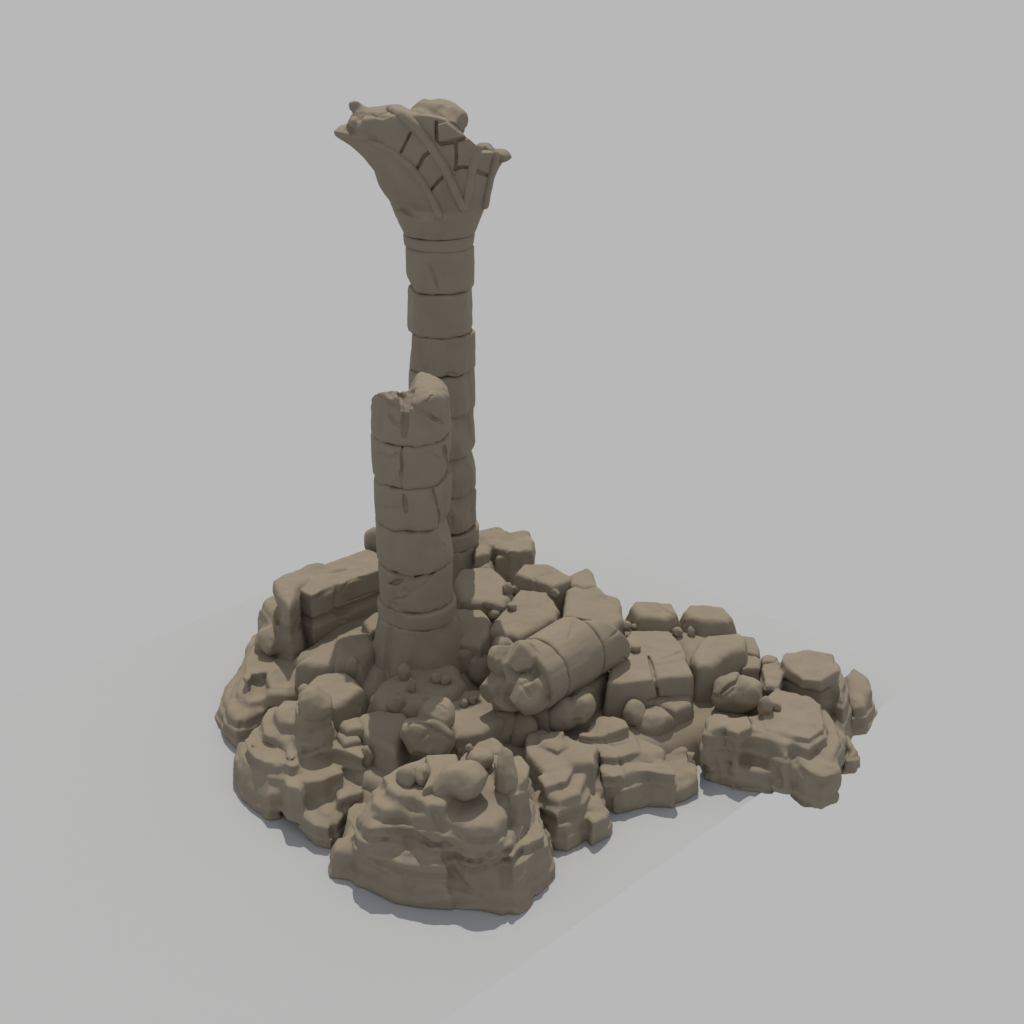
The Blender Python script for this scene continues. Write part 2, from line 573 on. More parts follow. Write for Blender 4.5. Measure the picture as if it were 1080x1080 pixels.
S.slab('V6', [(372, 260), (396, 332), (500, 352), (530, 200), (420, 190)], .82, .4, .82, slope=.12, k=.07)
S.slab('V6', [(494, 262), (508, 296), (560, 312), (640, 306), (712, 278), (700, 215), (520, 205)], 1.02, .5, 1.02, slope=.06, k=.04)
S.slab('V6', [(492, 420), (500, 440), (580, 465), (650, 450), (715, 385), (640, 310), (500, 320)], .76, .3, .76, slope=.08, k=.05)
S.slab('V6', [(466, 560), (486, 622), (560, 672), (650, 662), (762, 607), (745, 560), (650, 520), (490, 500)], .6, .05, .58, slope=.1, k=.06)
S.slab('V6', [(640, 460), (655, 502), (720, 493), (790, 513), (872, 533), (890, 460), (800, 400), (690, 380)], .7, .2, .68, slope=.14, k=.05)
S.slab('V6', [(686, 670), (735, 778), (872, 742), (884, 655), (760, 630), (705, 642)], .42, 0, .4, slope=.05, k=.05)
S.slab('V6', [(536, 800), (545, 832), (640, 782), (650, 740), (560, 730)], .24, .0, .22, slope=.05, k=.04)
S.slab('V6', [(556, 950), (563, 1002), (640, 1042), (700, 1060), (740, 960), (650, 860), (580, 880)], .16, 0, 0, slope=.2, k=.05)
tag(S.build('rock_outcrop', **ROCKN()), 'stepped rock outcrop at front left, carrying a rounded boulder on a short pedestal', 'rock', 'layered rock outcrops round the mound')

# --- left outcrop
S = Stone(h=.018, uk=.07, seed=31)
S.slab('V5', [(36, 1010), (60, 1062), (170, 1132), (300, 1100), (480, 950), (520, 700), (300, 600), (225, 640), (150, 800), (75, 900)], .26, 0, 0, slope=.25, k=.12)
S.slab('V5', [(86, 940), (100, 1010), (150, 1062), (300, 1000), (370, 930), (490, 850), (490, 640), (310, 630), (245, 620), (195, 760)], .36, 0, .3, slope=.22, k=.12, prof=wave(.02, .14))
S.slab('V5', [(156, 870), (172, 902), (230, 938), (292, 922), (305, 885), (490, 885), (490, 700), (300, 690), (185, 790)], .44, .2, .42, slope=.15, k=.05)
S.slab('V5', [(306, 820), (326, 868), (420, 874), (490, 848), (500, 740), (400, 690), (325, 745)], .58, .4, .56, slope=.12, k=.06)
S.slab('V5', [(186, 790), (212, 828), (236, 772), (292, 768), (349, 702), (328, 648), (300, 625), (235, 635), (208, 700)], .6, .3, .6, slope=.1, k=.03)
S.slab('V5', [(325, 650), (470, 620), (500, 700), (420, 770), (330, 745)], .56, .3, .56, slope=.2, k=.05)
tag(S.build('rock_outcrop', **ROCKN()), 'weathered rock outcrop at far left with thin broken plates, below the carved wall corner', 'rock', 'layered rock outcrops round the mound')

# --- rock behind the carved wall
S = Stone(h=.02, uk=.12, seed=41)
S.slab('V5', [(282, 590), (298, 638), (380, 642), (455, 622), (450, 500), (450, 400), (440, 330), (330, 500)], .72, 0, .6, slope=.1, k=.12)
S.slab('V5', [(286, 385), (300, 440), (330, 488), (385, 500), (400, 350), (340, 345), (310, 360)], 1.04, .2, 1.0, slope=.2, k=.1)
S.slab('V5', [(430, 395), (415, 420), (430, 470), (470, 480), (480, 400)], 1.1, .5, 1.08, slope=.15, k=.08)
S.slab('V5', [(358, 268), (384, 332), (435, 402), (464, 362), (468, 300), (600, 228), (780, 188), (745, 172), (590, 162), (530, 160), (392, 226)], 1.4, 1.1, 1.4, slope=.12, k=.06)
S.slab('V5', [(375, 290), (395, 340), (430, 385), (470, 350), (475, 300), (600, 240), (740, 190), (590, 172), (400, 235)], 1.3, .3, 1.38, slope=.08, k=.08)
S.boulder(at(*pix('V5', 330, 590), .75), (.2, .25, .2), 7, 10, .1, (.7, .95))
S.boulder(at(*pix('V5', 415, 520), .75), (.22, .25, .25), 8, 10, .1, (.7, .95))
tag(S.build('rock_outcrop', **ROCKN(amp=.045, per=.25, warp=.15)), 'rough rock outcrop rising behind the carved wall corner at upper left', 'rock', 'layered rock outcrops round the mound')

# --- front right outcrop beside the front one
S = Stone(h=.017, uk=.035, seed=51)
S.slab('W4', [(170, 850), (205, 862), (285, 874), (400, 810), (500, 727), (500, 640), (430, 500), (100, 480), (90, 760)], .3, 0, 0, slope=.22, k=.09)
S.slab('W4', [(172, 565), (188, 590), (240, 624), (352, 582), (417, 428), (385, 395), (200, 440)], .53, 0, .52, slope=.14, k=.05)
S.slab('W4', [(132, 490), (172, 542), (282, 507), (350, 400), (320, 388), (195, 435)], .6, .4, .6, slope=.1, k=.035)
S.slab('W4', [(110, 555), (112, 592), (165, 624), (237, 694), (270, 600), (150, 525)], .42, 0, .4, slope=.15, k=.06)
S.slab('W4', [(418, 640), (465, 608), (505, 655), (490, 690), (420, 740), (390, 700)], .3, 0, .27, slope=.1, k=.05)
S.slab('W4', [(65, 310), (85, 400), (170, 472), (300, 430), (430, 430), (430, 340), (290, 280), (160, 230), (75, 270)], .62, .1, .6, slope=.2, k=.07)
S.slab('W4', [(140, 250), (150, 300), (240, 340), (290, 300), (280, 240), (200, 220)], .72, .4, .7, slope=.15, k=.05)
S.slab('W4', [(80, 620), (130, 700), (205, 868), (175, 885), (90, 800)], .42, 0, .1, slope=.2, k=.1)
tag(S.build('rock_outcrop', **ROCKN()), 'low ledged rock outcrop right of the tall front outcrop, below the fallen column', 'rock', 'layered rock outcrops round the mound')

# --- second front right outcrop
S = Stone(h=.017, uk=.035, seed=61)
S.slab('W4', [(490, 640), (508, 692), (560, 693), (640, 652), (830, 602), (975, 582), (960, 480), (900, 300), (450, 330), (450, 560)], .24, 0, 0, slope=.2, k=.08)
S.slab('W4', [(438, 440), (452, 485), (580, 494), (700, 454), (832, 472), (805, 370), (720, 308), (600, 250), (440, 330)], .46, 0, .43, slope=.2, k=.09)
S.slab('W4', [(452, 390), (558, 398), (658, 342), (657, 262), (600, 215), (400, 255), (425, 340)], .53, .25, .52, slope=.12, k=.045)
S.slab('W4', [(325, 270), (470, 275), (614, 224), (592, 190), (530, 160), (440, 155), (345, 235)], .63, .3, .63, slope=.07, k=.03)
S.slab('W4', [(770, 560), (792, 548), (833, 468), (905, 405), (945, 408), (972, 500), (900, 545), (850, 560)], .22, 0, .2, slope=.04, k=.05, tilt=(.05, .3))
S.scar('W4', [(550, 385), (565, 430), (582, 490)], .022, 0, .02)
S.scar('W4', [(442, 370), (440, 440), (455, 560)], .04, 0, .05)
S.scar('W4', [(470, 300), (520, 330), (600, 310)], .014)
S.scar('W4', [(440, 580), (560, 540), (700, 500)], .02, 0, .05)
S.scar('W4', [(500, 270), (505, 310)], .012)
tag(S.build('rock_outcrop', **ROCKN()), 'rock outcrop with stacked flat ledges below the large cracked block', 'rock', 'layered rock outcrops round the mound')

# --- right outcrop
S = Stone(h=.019, uk=.045, seed=71)
S.slab('W2', [(100, 835), (170, 870), (340, 892), (480, 912), (535, 885), (640, 950), (740, 968), (825, 932), (857, 820), (885, 700),
              (800, 500), (500, 400), (200, 500), (90, 700)], .25, 0, 0, slope=.14, k=.1)
S.slab('W2', [(540, 690), (590, 740), (680, 795), (770, 818), (858, 777), (843, 690), (888, 620), (840, 520), (700, 400), (480, 420)], .46, .0, .42, slope=.08, k=.09)
S.slab('W2', [(182, 605), (350, 592), (480, 632), (560, 692), (660, 600), (440, 470), (200, 510)], .58, .1, .56, slope=.3, k=.07)
S.slab('W2', [(432, 577), (520, 622), (680, 670), (792, 597), (785, 520), (600, 400), (420, 420)], .57, .4, .56, slope=.1, k=.03)
S.slab('W2', [(432, 545), (560, 595), (690, 615), (786, 553), (744, 430), (640, 340), (500, 325), (425, 420)], .65, .5, .64, slope=.08, k=.025)
S.slab('W2', [(110, 525), (165, 480), (247, 490), (243, 560), (150, 592), (110, 580)], .67, .2, .63, slope=.08, k=.06)
S.slab('W2', [(243, 505), (362, 484), (372, 560), (300, 600), (243, 577)], .68, .3, .65, slope=.08, k=.05)
S.slab('W2', [(355, 480), (440, 500), (640, 600), (560, 640), (440, 585), (365, 562)], .63, .4, .62, slope=.1, k=.04)
S.slab('W2', [(243, 785), (250, 760), (300, 722), (420, 735), (480, 790), (470, 815), (350, 805), (270, 800)], .26, 0, .22, slope=.12, k=.07)
S.slab('W2', [(695, 440), (790, 465), (872, 538), (918, 420), (903, 370), (832, 205), (540, 190), (430, 330), (560, 430)], .58, .0, .3, slope=.35, k=.15)
S.slab('W2', [(560, 300), (640, 350), (760, 365), (845, 345), (880, 300), (830, 200), (540, 190)], .62, .2, .55, slope=.4, k=.1)
S.slab('W2', [(527, 185), (556, 140), (610, 142), (640, 128), (684, 122), (822, 168), (838, 252), (752, 303), (642, 292), (622, 272), (572, 232)], .78, .58, .77, slope=.06, k=.03)
S.slab('W2', [(425, 195), (530, 178), (550, 290), (532, 332), (440, 327)], .66, .3, .65, slope=.1, k=.03)
S.scar('W2', [(680, 858), (740, 862), (835, 830)], .035, 0, .04)
S.scar('W2', [(150, 690), (240, 690), (340, 720), (450, 740)], .03, 0, .06)
S.scar('W2', [(500, 780), (520, 830), (530, 880)], .04, 0, .05)
S.scar('W2', [(180, 870), (185, 780), (160, 700)], .03, 0, .05)
S.scar('W2', [(590, 700), (640, 790), (700, 830)], .03, 0, .06)
tag(S.build('rock_outcrop', **ROCKN()), 'wide low rock outcrop at the right end, with flat plates on top', 'rock', 'layered rock outcrops round the mound')

S = Stone(h=.018, seed=81)
S.slab('W2', [(860, 530), (890, 607), (1000, 592), (1047, 480), (1022, 410), (900, 300), (840, 400)], .36, 0, 0, slope=.25, k=.1)
tag(S.build('boulder', **ROCKN()), 'rounded boulder lying on the floor at the far right end of the mound', 'boulder')
S = Stone(h=.016, seed=82)
S.slab('W2', [(850, 720), (862, 806), (930, 798), (972, 772), (975, 740), (890, 635), (850, 640)], .2, 0, 0, slope=.35, k=.08)
tag(S.build('boulder', **ROCKN()), 'small low boulder on the floor tucked behind the right outcrop, below the far right boulder', 'boulder')

# ================================================================== fallen blocks, boulders and pebbles lying on the mound
BLK = dict(noise=(.012, 2.6), bulge=(0, 3), facet=(.012, 3.5), fine=.003)
BLD = dict(noise=(.016, 3.0), bulge=(0, 3), facet=(.016, 4.5), fine=.003)

def block(label, view, poly, zt, zb, slope=.14, k=.09, tilt=(0, 0), seed=1, cracks=(), extra=None, name='stone_block', cat='stone block',
          group='fallen stone blocks', h=.017, e=.012, noise=None):
    S = Stone(h=h, uk=.03, seed=seed)
    S.slab(view, poly, zt, zb, slope=slope, k=k, tilt=tilt, e=e)
    if extra:
        extra(S)
    for c in cracks:
        S.crack(*c)
    return tag(S.build(name, **(noise or BLK)), label, cat, group)

def boulder(label, px, py, z, r, seed=1, cracks=(), extra=None, cat='boulder', name='boulder', group='boulders among the blocks', planes=11, h=.016,
            k=.2, cutr=(.74, 1.0), rot=0, noise=None):
    S = Stone(h=h, uk=.05, seed=seed)
    S.boulder(at(px, py, z), r, seed, planes, k, cutr, rot)
    if extra:
        extra(S)
    for c in cracks:
        S.crack(*c)
    return tag(S.build(name, **(noise or BLD)), label, cat, group)

# --- left of the broken column
block('long flat-topped block lying left of the broken column base', 'V5', [(482, 712), (560, 655), (640, 612), (760, 605), (835, 640), (830, 692), (740, 702), (620, 722)],
      .86, .3, k=.1, seed=101)
block('rounded block lodged between the long flat-topped block and the broken column', 'V5', [(680, 600), (705, 555), (800, 528), (875, 545), (908, 615), (820, 700), (700, 690)],
      .93, .4, k=.12, slope=.25, seed=102)
block('broad block with sloping front, behind the pedestal boulder', 'V5', [(548, 830), (590, 780), (650, 765), (740, 765), (832, 850), (760, 900), (680, 945), (600, 930)],
      .82, .3, k=.06, slope=.3, seed=103)
S = Stone(h=.015, seed=104, uk=.06)
S.boulder(at(*pix('V6', 602, 228), 1.1), (.23, .22, .21), 4, 10, .08, (.66, .95), rot=.4)
S.boulder(at(*pix('V6', 545, 150), 1.18), (.075, .08, .07), 5, 8, .2, (.8, 1.0))
tag(S.build('boulder', **BLD), 'rounded boulder balanced on the short pedestal of the front left outcrop', 'boulder', 'boulders among the blocks')
boulder('small upright stone wedged at the right end of the long flat-topped block', *pix('V5', 785, 740), .8, (.09, .1, .15), 105, k=.15)
block('sandy sloping rock leaning against the left foot of the broken column', 'V4', [(205, 850), (225, 760), (310, 640), (440, 680), (430, 730), (340, 760), (270, 850)],
      .78, .2, k=.15, slope=.45, tilt=(.1, .25), seed=106)

# --- in front of the broken column
block('broad shadowed block before the broken column with pebbles on top', 'V4', [(262, 880), (300, 820), (400, 770), (455, 735), (560, 700), (690, 735), (738, 830), (690, 885), (560, 920), (440, 950),
      (320, 950)], .84, .3, k=.13, slope=.25, seed=107, extra=lambda S: (S.scar('V4', [(410, 850), (395, 920), (380, 1000)], .02), S.scar('V4', [(420, 915), (500, 915), (560, 930)], .02)))
block('half-shadowed slab with a lit front corner, left of the creased boulder', 'W5', [(-20, 470), (20, 440), (110, 420), (240, 438), (275, 480), (240, 570), (200, 648), (130, 622), (40, 560)],
      .8, .42, k=.07, slope=.2, seed=108)
block('dark rock wedged under the half-shadowed slab, behind the front outcrop', 'W5', [(-30, 620), (60, 690), (150, 700), (300, 640), (350, 700), (300, 790), (120, 850), (-20, 780)], .5, .1, k=.1, slope=.4, seed=150)
block('narrow stone finger sticking out left of the half-shadowed slab', 'V6', [(755, 345), (765, 320), (860, 300), (880, 360), (790, 375)], .82, .5, k=.05, seed=109, h=.014)
block('flat little stone under the narrow stone finger', 'V6', [(738, 400), (750, 370), (840, 380), (860, 430), (780, 450)], .74, .4, k=.05, seed=110, h=.014)
S = Stone(h=.015, seed=111, uk=.012)
S.boulder(at(*pix('W5', 425, 460), 1.0), (.25, .26, .23), 12, 12, .08, (.66, .96), rot=.3)
S.boulder(at(*pix('W5', 380, 575), .84), (.32, .27, .26), 17, 12, .08, (.66, .96), rot=-.2)
S.scar('W5', [(258, 500), (330, 500), (380, 517), (440, 552), (520, 597)], .02, 0, .02)
S.scar('W5', [(390, 545), (345, 605)], .012)
S.scar('W5', [(440, 390), (490, 425)], .014)
tag(S.build('boulder', **BLD), 'large pale boulder in two lumps divided by a slanting crease, behind the front outcrop', 'boulder', 'boulders among the blocks')
block('sunlit block carrying two pebbles, in front of the fallen column end', 'W5', [(502, 390), (555, 308), (680, 312), (770, 365), (838, 420), (822, 470), (690, 548), (540, 578), (520, 480)],
      .75, .2, k=.08, slope=.1, seed=112)
block('low shadowed block touching the right foot of the broken column', 'V4', [(632, 645), (700, 592), (800, 590), (818, 640), (760, 675), (660, 678)], .9, .4, k=.07, slope=.15, seed=113)
block('upright block half in shade behind the low shadowed block, right of the broken column', 'V4', [(690, 450), (820, 452), (872, 512), (862, 560), (815, 640), (690, 620)], .98, .4, k=.06, slope=.1, seed=114)

# --- between the columns and the right arm
block('tall rounded block at the foot of the tall column, half in its shadow', 'V4', [(690, 300), (720, 232), (885, 228), (950, 290), (985, 370), (935, 425), (860, 415), (720, 400)], 1.06, .4, k=.1, slope=.14, seed=115)
block('large sunlit block with a pebble on its left end, behind the fallen column', 'V8', [(140, 625), (170, 570), (240, 510), (300, 430), (450, 440), (508, 520), (490, 565), (390, 610), (290, 655)],
      1.02, .4, k=.09, slope=.12, tilt=(0, .1), seed=116, extra=lambda S: (S.scar('V8', [(350, 435), (345, 480)], .012), S.scar('V8', [(455, 450), (470, 520), (490, 560)], .015), S.scar('V8', [(405, 470), (408, 530)], .008)))
block('angular block with crisp top edge on the skyline behind the large sunlit block', 'V8', [(285, 335), (325, 280), (450, 278), (575, 345), (572, 365), (480, 400), (390, 370)], 1.12, .6, k=.045, slope=.22, seed=117, extra=lambda S: (S.scar('V8', [(380, 355), (384, 420)], .016), S.scar('V8', [(400, 355), (440, 335), (500, 330)], .008)))
block('small block peeking out right of the crisp-edged skyline block', 'V8', [(570, 342), (660, 293), (695, 320), (712, 400), (640, 410), (580, 390)], 1.08, .5, k=.08, slope=.1, seed=118)
block('block behind the fallen column with its right corner sunk low', 'V8', [(555, 430), (620, 385), (700, 400), (765, 450), (832, 462), (858, 560), (810, 600), (690, 580), (540, 560)], 1.02, .4, k=.08, slope=.12, seed=119,
      tilt=(-.05, .1))
block('left of the two chamfered blocks on the right skyline, with a worn crack', 'W1', [(250, 205), (280, 180), (380, 184), (468, 192), (496, 250), (440, 275), (300, 268)], .98, .5, k=.07, slope=.32, seed=120,
      extra=lambda S: (S.scar('W1', [(380, 182), (410, 215), (440, 240), (490, 265)], .014), S.scar('W1', [(400, 248), (420, 238)], .012)))
block('right of the two chamfered blocks on the right skyline, smooth topped', 'W1', [(560, 235), (590, 202), (680, 204), (770, 216), (815, 268), (790, 292), (660, 285), (580, 262)], .95, .5, k=.07, slope=.32, seed=121)

def big_extra(S):
    for q in (([(345, 500), (365, 560), (378, 625), (400, 720)], .022, -.06, .015), ([(400, 520), (470, 495), (540, 470)], .016), ([(340, 760), (400, 745), (470, 740)], .03, 0, .03), ([(215, 440), (250, 435), (290, 450)], .01)):
        S.scar('W1', *q)
    S.slab('W1', [(372, 540), (400, 520), (540, 480), (592, 595), (580, 606), (400, 618)], .86, .35, slope=.08, k=.05, e=.01)
block('largest block, stepped and cracked, with one pebble, right of the fallen column', 'W1', [(175, 480), (215, 400), (250, 348), (460, 356), (540, 430), (560, 500), (375, 545), (375, 625), (205, 645), (120, 640), (140, 560)],
      .88, .28, k=.05, slope=.1, seed=122, extra=big_extra)
block('broken shelf of stone under the right half of the largest block', 'W1', [(380, 690), (470, 660), (575, 680), (585, 760), (500, 800), (380, 750)], .6, .15, k=.06, slope=.15, seed=123)
block('faceted block with a bulging lit front, right of the largest block', 'W1', [(600, 470), (640, 410), (690, 372), (860, 358), (892, 385), (888, 450), (800, 470), (700, 540), (640, 540), (605, 510)], .88, .35, k=.09, slope=.2, seed=124)
block('small rough block behind the faceted block, at the skyline', 'W1', [(880, 380), (945, 388), (972, 450), (970, 480), (885, 470)], .72, .3, k=.05, slope=.1, seed=125, h=.014)
block('small squared block right beside the faceted block', 'W1', [(880, 480), (940, 480), (986, 515), (975, 560), (885, 560)], .68, .3, k=.05, slope=.08, seed=126, h=.014)
block('small flat stone on the skyline between the rough block and the right plates', 'W2', [(435, 165), (470, 155), (510, 168), (500, 190), (440, 195)], .66, .4, k=.04, seed=127, h=.014)
boulder('fractured boulder with deep splits, above the right outcrop', *pix('W1', 845, 705), .62, (.34, .27, .25), 128, k=.12,
        extra=lambda S: [S.scar('W1', *q) for q in (([(755, 715), (800, 670), (850, 645), (870, 600)], .022, -.05, .02), ([(745, 755), (830, 690), (850, 660)], .016), ([(820, 690), (830, 800)], .012), ([(700, 720), (770, 740)], .02))])
boulder('dark tilted stone in the gap between the largest block and the right outcrop', *pix('W1', 720, 650), .5, (.16, .2, .26), 129)

# --- below the fallen column and the big block
def heart(S):
    S.boulder(at(*pix('W3', 655, 520), .74), (.17, .2, .2), 8, 10, .25, (.82, 1.0))
boulder('smooth heart-shaped boulder propping up the fallen column', *pix('W3', 560, 560), .68, (.19, .2, .22), 130, k=.25, cutr=(.85, 1.0), extra=heart)
boulder('boulder with a sunlit right half, below the largest block', *pix('W1', 370, 880), .42, (.27, .22, .22), 131)
boulder('round stone tucked under the left edge of the largest block', *pix('W1', 265, 820), .55, (.14, .14, .16), 132)
block('long filler rock added beneath the fallen column to close a lit gap', 'W3', [(380, 520), (480, 540), (620, 460), (740, 390), (800, 330), (700, 280), (500, 380), (400, 450)], .78, .1, k=.12, slope=.15, seed=151)  # added filler: props the column and keeps the space beneath it dark
boulder('small dark stone in the hollow under the right end of the fallen column', *pix('W3', 770, 410), .62, (.09, .1, .13), 133)
boulder('shadowed stone under the broken end of the fallen column', *pix('W3', 350, 640), .55, (.2, .2, .26), 134)
boulder('shadowed stone between the pebble-topped sunlit block and the low ledged outcrop', *pix('W3', 265, 620), .55, (.2, .22, .28), 135)
boulder('knobbly stone between the broken column foot and the fallen column', *pix('V4', 800, 770), .62, (.17, .2, .24), 136)
boulder('pale stone peeking out behind the broken end of the fallen column', *pix('W3', 240, 215), .95, (.17, .2, .17), 137)

# --- stones on the front outcrop
boulder('large rounded boulder resting on top of the front outcrop', *pix('V7', 632, 215), 1.14, (.26, .24, .21), 138, k=.22, cutr=(.8, 1.0),
        extra=lambda S: S.boulder(at(*pix('V7', 545, 240), 1.06), (.16, .17, .14), 3, 9, .2))
S = Stone(h=.013, seed=139, uk=.03)
S.slab('V7', [(760, 205), (775, 228), (815, 240), (855, 232), (866, 205), (850, 170), (790, 165)], 1.52, .98, 1.08, slope=.1, k=.03)
for n, p in (((.8, -.1, .62), (815, 90)), ((-.75, -.15, .66), (815, 90)), ((.0, -.8, .6), (815, 110))):
    q = at_depth(*pix('V7', *p), at(*pix('V7', 815, 215), 1.05)[1])
    S.chip(n, q, .04)
tag(S.build('boulder', **BLD), 'pointed upright stone at the right edge of the front outcrop top', 'boulder', 'boulders among the blocks')
boulder('small round boulder at the left rim of the front outcrop top', *pix('V7', 400, 195), 1.08, (.13, .14, .13), 140, k=.2)
boulder('narrow stone leaning right of the small round boulder on the front outcrop', *pix('V7', 462, 185), 1.1, (.09, .15, .13), 141, k=.2)
block('flat wedge slab between the stones on the front outcrop top', 'V7', [(485, 110), (600, 105), (610, 150), (540, 215), (470, 240), (500, 180)], 1.14, .9, k=.04, slope=.15, seed=142, h=.014)
boulder('oval stone behind the large rounded boulder, on the rear of the front outcrop', *pix('V7', 705, 120), 1.0, (.16, .17, .13), 143)
block('sunlit slab behind the oval stone of the front outcrop', 'V7', [(655, 80), (700, 45), (760, 28), (800, 60), (795, 90), (740, 100)], .92, .5, k=.06, slope=.2, seed=144)

# --- behind the columns
block('stratified rock with a flat pitted top behind the tall column', 'V8', [(40, 100), (75, 85), (140, 78), (190, 68), (240, 95), (350, 92), (373, 150), (360, 200), (250, 215), (150, 180), (130, 215), (60, 240)],
      1.05, .2, k=.06, slope=.1, seed=145, name='rock', cat='rock', noise=dict(noise=(.02, 2.2), bulge=(.03, 3), facet=(.02, 3), fine=.008),
      extra=lambda S: S.slab('V8', [(160, 230), (200, 200), (330, 190), (345, 230), (250, 245), (170, 240)], .97, .2, slope=.1, k=.06))
block('sloping stone behind the right side of the tall column base', 'V4', [(790, 215), (805, 120), (830, 110), (865, 200), (860, 235), (800, 240)], .9, .3, k=.06, slope=.4, seed=146, h=.014)
boulder('small stone standing on the skyline left of the broken column', *pix('V4', 265, 95), 1.4, (.14, .14, .19), 147)
block('thin slab on the skyline behind the carved wall', 'V4', [(110, 205), (200, 150), (270, 140), (310, 160), (310, 210), (180, 225)], 1.28, .5, k=.06, slope=.2, seed=148)
block('dark stone in the corner between the carved wall and the broken column base', 'V5', [(840, 480), (900, 440), (960, 430), (960, 520), (880, 540)], .95, .4, k=.06, slope=.2, seed=149)


# ================================================================== columns
from math import pi, cos, sin

def empty(name, loc, label, cat, group=None, rot=None):
    o = bpy.data.objects.new(name, None)
    C.objects.link(o)
    o.location = loc
    o.empty_display_size = .3
    if rot is not None:
        o.rotation_mode = 'QUATERNION'
        o.rotation_quaternion = rot
    o['kind'] = 'thing'
    return tag(o, label, cat, group)

def angdir(a):
    """a: degrees, 0 faces the camera, positive to the right"""
    return np.array([sin(math.radians(a)), -cos(math.radians(a))])

def drum(parent, zb, zt, r0, r1, seed, chips=(), cracks=(), name='drum', k=.065, h=.014, gap=-.003, flute=.013, extra=None, noise=.008, scars=()):
    """one stone of the shaft, local to the column axis"""
    S = Stone(h=h, seed=seed)
    R = max(r0, r1)
    S._grow((-R - .02, -R - .02, zb), (R + .02, R + .02, zt))
    def f(G):
        rad = np.sqrt(G.X ** 2 + G.Y ** 2)
        rr = r0 + (r1 - r0) * np.clip((G.Z - zb) / (zt - zb), 0, 1)
        d = smax(rad - rr, G.Z - (zt - gap), k)
        return smax(d, zb + gap - G.Z, k)
    S.add.append((f, 0))
    for a, z, depth, tz, ta in chips:             # a flat flake knocked off: direction, height, depth, tilts
        u = angdir(a)
        v = angdir(a + 90)
        n = np.array([u[0] + ta * v[0], u[1] + ta * v[1], tz])
        p = np.array([*(u * (R - depth)), z])
        S.chip(n, p, .02)
    for pts, w in cracks:                         # (degrees, z) polyline on the surface
        q = [np.array([*(angdir(a) * (r0 + (r1 - r0) * (z - zb) / (zt - zb))), z]) for a, z in pts]
        for p0, p1 in zip(q, q[1:]):
            S.groove(p0, p1, w, .025)
    if parent.name.startswith('broken'):
        S.off = np.array([BX, BY, .45])
    elif parent.name.startswith('tall'):
        S.off = np.array([TX, TY, .5])
    for s_ in scars:
        S.scar(*s_)
    if extra:
        extra(S)
    G, d = S.field(noise=(noise, 2.2), facet=(.006, 3.2), fine=0)
    m, p = G.band(d, .03 + 2.5 * h)
    d[m] += (flute * fbm(p * np.array([1, 1, .12], np.float32), 11, 2, seed)).astype(np.float32)
    V, F = surfnet(d, G.lo, G.h)
    return mesh_object(name, V, F, STONE, parent)

def ring(parent, zb, zt, r, seed, name, bulge=.03, r1=None, chips=()):
    r1 = r if r1 is None else r1
    S = Stone(h=.013, seed=seed)
    R = max(r, r1) + bulge
    S._grow((-R, -R, zb), (R, R, zt))
    def f(G):
        rad = np.sqrt(G.X ** 2 + G.Y ** 2)
        t = np.clip((G.Z - zb) / (zt - zb), 0, 1)
        d = rad - (r + (r1 - r) * t + bulge)
        d = smax(d, G.Z - zt, .045)
        return smax(d, zb - G.Z, .045)
    S.add.append((f, 0))
    for a, z, depth, tz, ta in chips:
        u, v = angdir(a), angdir(a + 90)
        S.chip(np.array([u[0] + ta * v[0], u[1] + ta * v[1], tz]), np.array([*(u * (R - depth)), z]), .03)
    G, d = S.field(noise=(.008, 3), facet=(.006, 3.2), fine=0)
    V, F = surfnet(d, G.lo, G.h)
    return mesh_object(name, V, F, STONE, parent)

def foot(parent, zb, zt, rb, rt, seed, h=.016, cuts=()):
    S = Stone(h=h, seed=seed)
    S._grow((-rb - .02, -rb - .02, zb), (rb + .02, rb + .02, zt))
    def f(G):
        rad = np.sqrt(G.X ** 2 + G.Y ** 2)
        t = np.clip((zt - G.Z) / (zt - zb), 0, 1)
        return smax(smax(rad - (rt + (rb - rt) * t ** 1.1), G.Z - zt, .03), zb - G.Z, .02) * .85
    S.add.append((f, 0))
    for a, w in cuts:
        u = angdir(a)
        p0 = np.array([*(u * (rt + .02)), zt - .03]); p1 = np.array([*(u * (rb - .05)), zb + .25])
        S.groove(p0, p1, w, .03)
    G, d = S.field(noise=(.01, 2.2), facet=(.008, 3), fine=0)
    m, p = G.band(d, .05 + 2.5 * h)
    d[m] += (.018 * fbm(p * np.array([1, 1, .1], np.float32), 9, 2, seed)).astype(np.float32)
    V, F = surfnet(d, G.lo, G.h)
    return mesh_object('foot', V, F, STONE, parent)

# heights along a column as read from the photo
def zcol(py, Yc):
    """height of the point seen at row py on the near side of a column standing at Yc"""
    a = PITCH + math.atan((py - 540) / FPX)
    return CAM_H - (Yc - CAM_Y) * math.tan(a)

